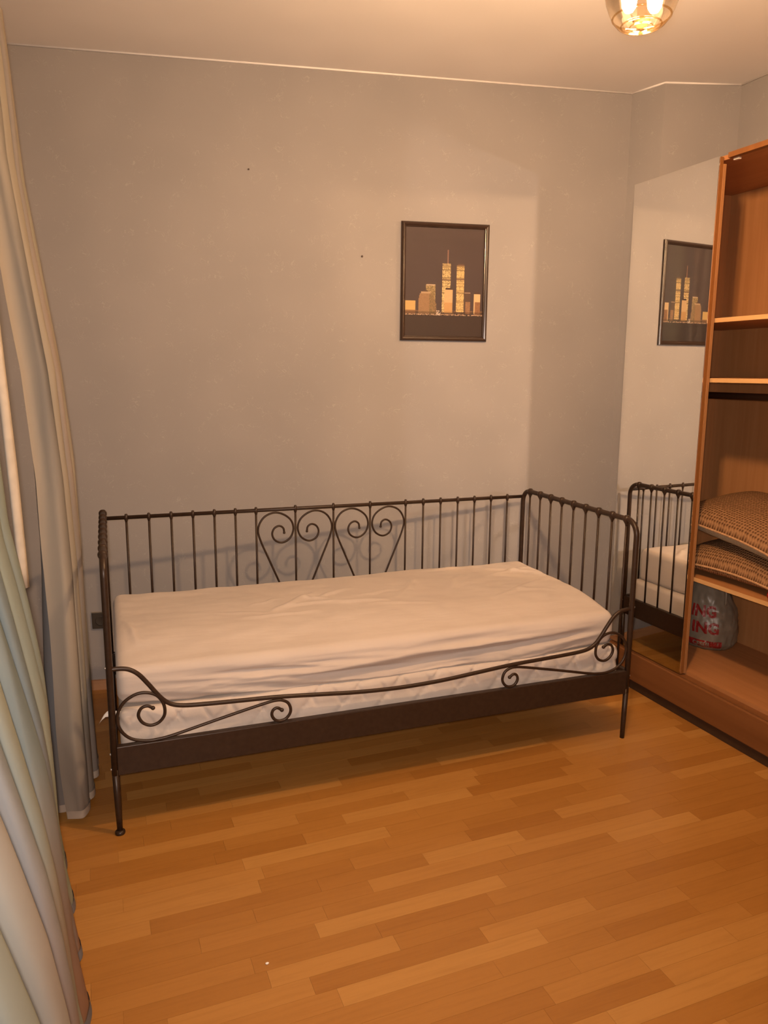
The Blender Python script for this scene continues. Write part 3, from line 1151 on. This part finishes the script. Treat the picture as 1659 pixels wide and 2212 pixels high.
bm = bmesh.new()
cl = bm.loops.layers.float_color.new('col')
iw0, iw1, iz0, iz1 = -hw + FWD_ - 0.003, hw - FWD_ + 0.003, FWD_ - 0.003, PH - FWD_ + 0.003
gv = [[bm.verts.new((iw0 + (iw1 - iw0) * i / NX, -0.004, iz1 + (iz0 - iz1) * j / NY)) for i in range(NX + 1)] for j in range(NY + 1)]
for j in range(NY):
    for i in range(NX):
        f = bm.faces.new((gv[j + 1][i], gv[j + 1][i + 1], gv[j][i + 1], gv[j][i]))
        c = print_color((i + 0.5) / NX, (j + 0.5) / NY, i, j)
        for lp in f.loops:
            lp[cl] = (c[0] * 0.76, c[1] * 0.70, c[2] * 0.68, 1.0)
mesh_obj('print', bm, M['print'], pic)
boxo('glass_pane', M['picture_glass'], pic, iw0, iw1, -0.0068, -0.0055, iz0, iz1)

# ------------------------------------------------------------------ socket, nails, crumbs
sx_, sy_ = wallp(0.132, 0.0005)
sk = thing('wall_socket', 'dark square wall socket low behind the bed post', 'socket', (sx_, sy_, 0.316), (0, 0, -TH))
boxo('cover_plate', M['socket'], sk, -0.041, 0.041, -0.011, 0, 0, 0.082, 0.003)
boxo('rim', M['socket_rim'], sk, -0.042, 0.042, -0.006, -0.0005, 0.080, 0.0855, 0.001)
mesh_obj('insert', lathe(bmesh.new(), [(0.0, -0.0125), (0.016, -0.0125), (0.022, -0.0135), (0.0245, -0.0135), (0.0245, -0.0112), (0.0, -0.0112)], 24, (0, 0, 0.041), 'Y'), M['socket'], sk, True)
for s, z, lab in ((1.4353, 2.1046, 'small dark nail in the wallpaper left of the framed picture'), (0.9076, 2.4717, 'tiny dark nail high on the bare left part of the wall')):
    nx_, ny_ = wallp(s, 0.0)
    r = 0.005 if z < 2.3 else 0.004
    bm = lathe(bmesh.new(), [(0.0, -0.007), (r * 0.7, -0.0065), (r, -0.005), (r * 0.9, -0.004), (r * 0.35, -0.003), (r * 0.35, 0.002), (0, 0.002)], 10, (0, 0, 0), 'Y')
    o = mesh_obj('nail', bm, M['nail'], None, True, (nx_, ny_, z))
    o.rotation_euler = (0, 0, -TH)
    tag(o, lab, 'nail')


# ------------------------------------------------------------------ pendant lamp
lamp = thing('pendant_lamp', 'lit glass globe pendant lamp hanging from the ceiling', 'lamp', (LAMP.x, LAMP.y, LAMP.z))
gp = [(0.0, 0.006), (0.010, 0.004), (0.017, 0.0065), (0.024, 0.0035), (0.034, 0.0065), (0.042, 0.003), (0.052, 0.005), (0.062, 0.012), (0.072, 0.024), (0.0745, 0.028), (0.083, 0.044),
      (0.093, 0.070), (0.0985, 0.098), (0.100, 0.125), (0.097, 0.152), (0.088, 0.177), (0.070, 0.197), (0.048, 0.208), (0.040, 0.210)]
mesh_obj('glass_shade', lathe(bmesh.new(), [(r * 0.9, h * 0.9) for r, h in gp[:-1] + [gp[-1], (0.0395, 0.2095)]], 48), M['glass'], lamp, True)
M['glass_ring'] = glass_thin('amber_ring_glass', (0.97, 0.86, 0.66, 1), 0.12, 0.05, 0.4)
for rr, hh, tr_ in ((0.0665, 0.0265, 0.0024), (0.046, 0.0085, 0.002), (0.026, 0.0055, 0.0016)):
    ring = [(rr * math.cos(2 * PI * k / 48), rr * math.sin(2 * PI * k / 48), hh) for k in range(49)]
    mesh_obj('glass_ridge', tube(bmesh.new(), ring, tr_, 8, False), M['glass_ring'], lamp, True)
mesh_obj('shade_cap', lathe(bmesh.new(), [(0.0, 0.185), (0.039, 0.185), (0.041, 0.192), (0.036, 0.205), (0.018, 0.216), (0.0, 0.218)], 24), M['brass'], lamp, True)
mesh_obj('stem', tube(bmesh.new(), [(0, 0, 0.215), (0, 0, H - LAMP.z - 0.03)], 0.006, 10), M['brass'], lamp, True)
mesh_obj('ceiling_rose', lathe(bmesh.new(), [(0.0, H - LAMP.z - 0.04), (0.03, H - LAMP.z - 0.038), (0.052, H - LAMP.z - 0.02), (0.056, H - LAMP.z - 0.001), (0.0, H - LAMP.z - 0.001)], 24), M['brass'], lamp, True)
for k, (bx, by) in enumerate(((-0.030, 0.010), (0.026, -0.012))):
    mesh_obj('bulb_socket', lathe(bmesh.new(), [(0.0, 0.135), (0.013, 0.135), (0.014, 0.165), (0.010, 0.186), (0.0, 0.186)], 14, (bx, by, 0)), M['white_plastic'], lamp, True)
    mesh_obj('bulb', lathe(bmesh.new(), [(0.0, 0.034), (0.009, 0.037), (0.0155, 0.047), (0.0175, 0.062), (0.0175, 0.098), (0.016, 0.120), (0.012, 0.135), (0.0, 0.136)], 18, (bx, by, 0)), M['bulb'], lamp, True)


# ------------------------------------------------------------------ curtains at the left
def curtain(label, y0, y1, pleats, xmax, amp, ztop, zbot, seed, mat, hem_mat):
    """pleated sheet hung along y; xmax(y,z) = how far the folds stand into the room"""
    rnd = random.Random(seed)
    nu, nv = pleats * 30, 96
    phs = [rnd.uniform(-0.5, 0.5) for _ in range(pleats + 3)]
    amps = [rnd.uniform(0.45, 1.0) for _ in range(pleats + 3)]

    def pt(i, z):
        tz = (ztop - z) / (ztop - zbot)
        u = i / nu * pleats
        k = int(u)
        f = u - k
        am = amps[k] * (1 - f) + amps[k + 1] * f
        ph = phs[k] * (1 - f) + phs[k + 1] * f
        uu = u + 0.45 * ph * tz + 0.10 * noise.noise(Vector((u * 0.8, z * 1.3, seed)))
        c = 0.5 - 0.5 * math.cos(2 * PI * uu)
        y = y0 + (y1 - y0) * i / nu - 0.024 * math.sin(4 * PI * uu) * (0.5 + 0.5 * tz)
        A_ = amp * (0.35 + 0.65 * tz) * (0.55 + 0.45 * am)
        x = xmax(y, z) - A_ * (1 - c ** 0.8) - 0.22 * amp * (1 - am) * tz
        # finer creases running down the cloth
        x += 0.011 * (0.35 - abs(noise.noise(Vector((u * 2.3 + 0.5 * z, z * 0.8, seed + 4))))) * 1.6
        x += 0.005 * noise.noise(Vector((u * 6.0 - 0.8 * z, z * 1.7, seed + 8)))
        y += 0.012 * noise.noise(Vector((u * 0.7 + 9, z * 1.2, seed)))
        zz = z
        if z < zbot + 0.06:
            zz += 0.010 * noise.noise(Vector((u * 1.3, 0.4, seed + 2)))
        return Vector((x, y, max(0.004, zz)))

    def cloth(za, zb, n, off):
        bm = bmesh.new()
        uvl = bm.loops.layers.uv.new('UVMap')
        zs = [za + (zb - za) * j / n for j in range(n + 1)]
        grid = [[bm.verts.new(pt(i, z) + Vector((off, -off * 0.5, 0))) for i in range(nu + 1)] for z in zs]
        for j in range(n):
            for i in range(nu):
                q = [(j, i), (j, i + 1), (j + 1, i + 1), (j + 1, i)]
                fc = bm.faces.new([grid[a][b] for a, b in q])
                for lp, (a, b) in zip(fc.loops, q):
                    lp[uvl].uv = (b / nu, zs[a])
        return bm
    root = thing('curtain', label, 'curtain', (0, 0, 0), (0, 0, 0), 'curtains at the left wall')
    dr = mesh_obj('drape', cloth(ztop, zbot, nv, 0.0), mat, root, True)
    mesh_obj('hem', cloth(zbot + 0.028, zbot, 2, 0.0025), hem_mat, root, True)
    return root


far_tab = [(0.0, 0.086), (0.35, 0.080), (0.9, 0.078), (1.2, 0.070), (1.56, 0.050), (1.9, 0.010), (2.2, -0.024), (2.57, -0.044), (2.76, -0.056)]
near_tab = [(0.0, 0.030), (0.2, 0.006), (0.4, 0.0), (0.53, -0.006), (0.66, -0.018), (0.8, -0.040), (0.95, -0.066), (1.13, -0.098), (1.5, -0.125), (2.76, -0.13)]
FAR_STOPS = [(0.0, (0.373, 0.231, 0.169, 1)), (0.05, (0.414, 0.319, 0.265, 1)), (0.16, (0.373, 0.363, 0.301, 1)), (0.26, (0.310, 0.308, 0.277, 1)), (0.36, (0.414, 0.352, 0.313, 1)),
             (0.48, (0.248, 0.259, 0.265, 1)), (0.56, (0.383, 0.352, 0.301, 1)), (0.68, (0.414, 0.385, 0.325, 1)), (0.78, (0.217, 0.231, 0.253, 1)), (0.86, (0.145, 0.159, 0.181, 1)), (0.95, (0.435, 0.396, 0.337, 1))]  # dark blue-grey stops near the end paint the shadow of a fold
NEAR_STOPS = [(0.0, (0.224, 0.272, 0.336, 1)), (0.06, (0.337, 0.395, 0.350, 1)), (0.14, (0.247, 0.321, 0.364, 1)), (0.22, (0.370, 0.420, 0.350, 1)), (0.30, (0.213, 0.278, 0.336, 1)), (0.38, (0.314, 0.383, 0.364, 1)),
              (0.46, (0.236, 0.309, 0.350, 1)), (0.55, (0.370, 0.408, 0.350, 1)), (0.66, (0.224, 0.296, 0.364, 1)), (0.78, (0.426, 0.408, 0.392, 1)), (0.92, (0.337, 0.383, 0.364, 1))]
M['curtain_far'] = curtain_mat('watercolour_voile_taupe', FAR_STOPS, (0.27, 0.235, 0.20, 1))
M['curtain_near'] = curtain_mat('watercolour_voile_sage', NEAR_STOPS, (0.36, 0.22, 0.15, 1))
M['hem_pale'] = plain('pale_hem', (0.33, 0.28, 0.23, 1), 0.9, 0.1)
M['hem_blue'] = plain('slate_hem', (0.15, 0.15, 0.17, 1), 0.9, 0.1)
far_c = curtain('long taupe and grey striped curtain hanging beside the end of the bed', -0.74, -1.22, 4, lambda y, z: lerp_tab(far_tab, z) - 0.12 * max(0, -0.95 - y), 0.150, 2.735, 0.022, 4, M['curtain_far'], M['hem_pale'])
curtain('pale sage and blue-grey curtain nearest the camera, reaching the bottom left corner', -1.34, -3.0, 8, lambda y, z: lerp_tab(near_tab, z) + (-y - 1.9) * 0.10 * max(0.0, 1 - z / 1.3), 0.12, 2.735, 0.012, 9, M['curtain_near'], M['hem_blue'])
# short cream lining strip that ends above the floor
bm = bmesh.new()
rows = []
for k in range(25):
    z = 2.735 + (0.885 - 2.735) * k / 24
    xr = lerp_tab([(0.885, -0.076), (1.02, -0.078), (1.22, -0.082), (1.46, -0.088), (1.7, -0.095), (2.735, -0.12)], z)
    rows.append([bm.verts.new((xr - 0.028 * c / 4 + 0.002 * noise.noise(Vector((c, z * 2, 1))), -1.275 - 0.01 * math.sin(c / 4 * PI) - 0.004 * c, z)) for c in range(5)])
for a, b in zip(rows, rows[1:]):
    for c in range(4):
        bm.faces.new((a[c], a[c + 1], b[c + 1], b[c]))
ls_ = mesh_obj('lining_strip', bm, plain('cream_lining', (0.50, 0.46, 0.40, 1), 0.9, 0.1), far_c, True)
ls_.modifiers.new('thickness', 'SOLIDIFY').thickness = 0.002
rod = thing('curtain_rod', 'dark wooden curtain rod with a round end knob, top left', 'curtain rod', (-0.125, -0.62, 2.762))
mesh_obj('pole', tube(bmesh.new(), [(0, 0, 0), (0, -3.3, 0)], 0.013, 12), M['knob_wood'], rod, True)
mesh_obj('end_knob', lathe(bmesh.new(), [(0.0, 0.058), (0.016, 0.055), (0.027, 0.044), (0.031, 0.030), (0.027, 0.014), (0.016, 0.003), (0.016, -0.008), (0.0, -0.009)], 20, (0, 0, 0), 'Y'), M['knob_wood'], rod, True)
for y in (-0.08, -1.6, -3.1):
    mesh_obj('bracket', tube(bmesh.new(), [(0, y, 0), (XL + 0.125, y, 0)], 0.007, 8), M['knob_wood'], rod, True)

# crumbs on the floor
for (x, y, s) in ((0.484, -2.083, 0.0045),):
    bm = bmesh.new()
    bmesh.ops.create_icosphere(bm, subdivisions=1, radius=s)
    for v in bm.verts:
        v.co = Vector((v.co.x * 1.3, v.co.y, max(-s * 0.5, v.co.z * 0.6)))
    tag(mesh_obj('paper_crumb', bm, M['crumb'], None, True, (x, y, s * 0.5)), 'tiny white crumb lying alone on the open floor', 'crumb')
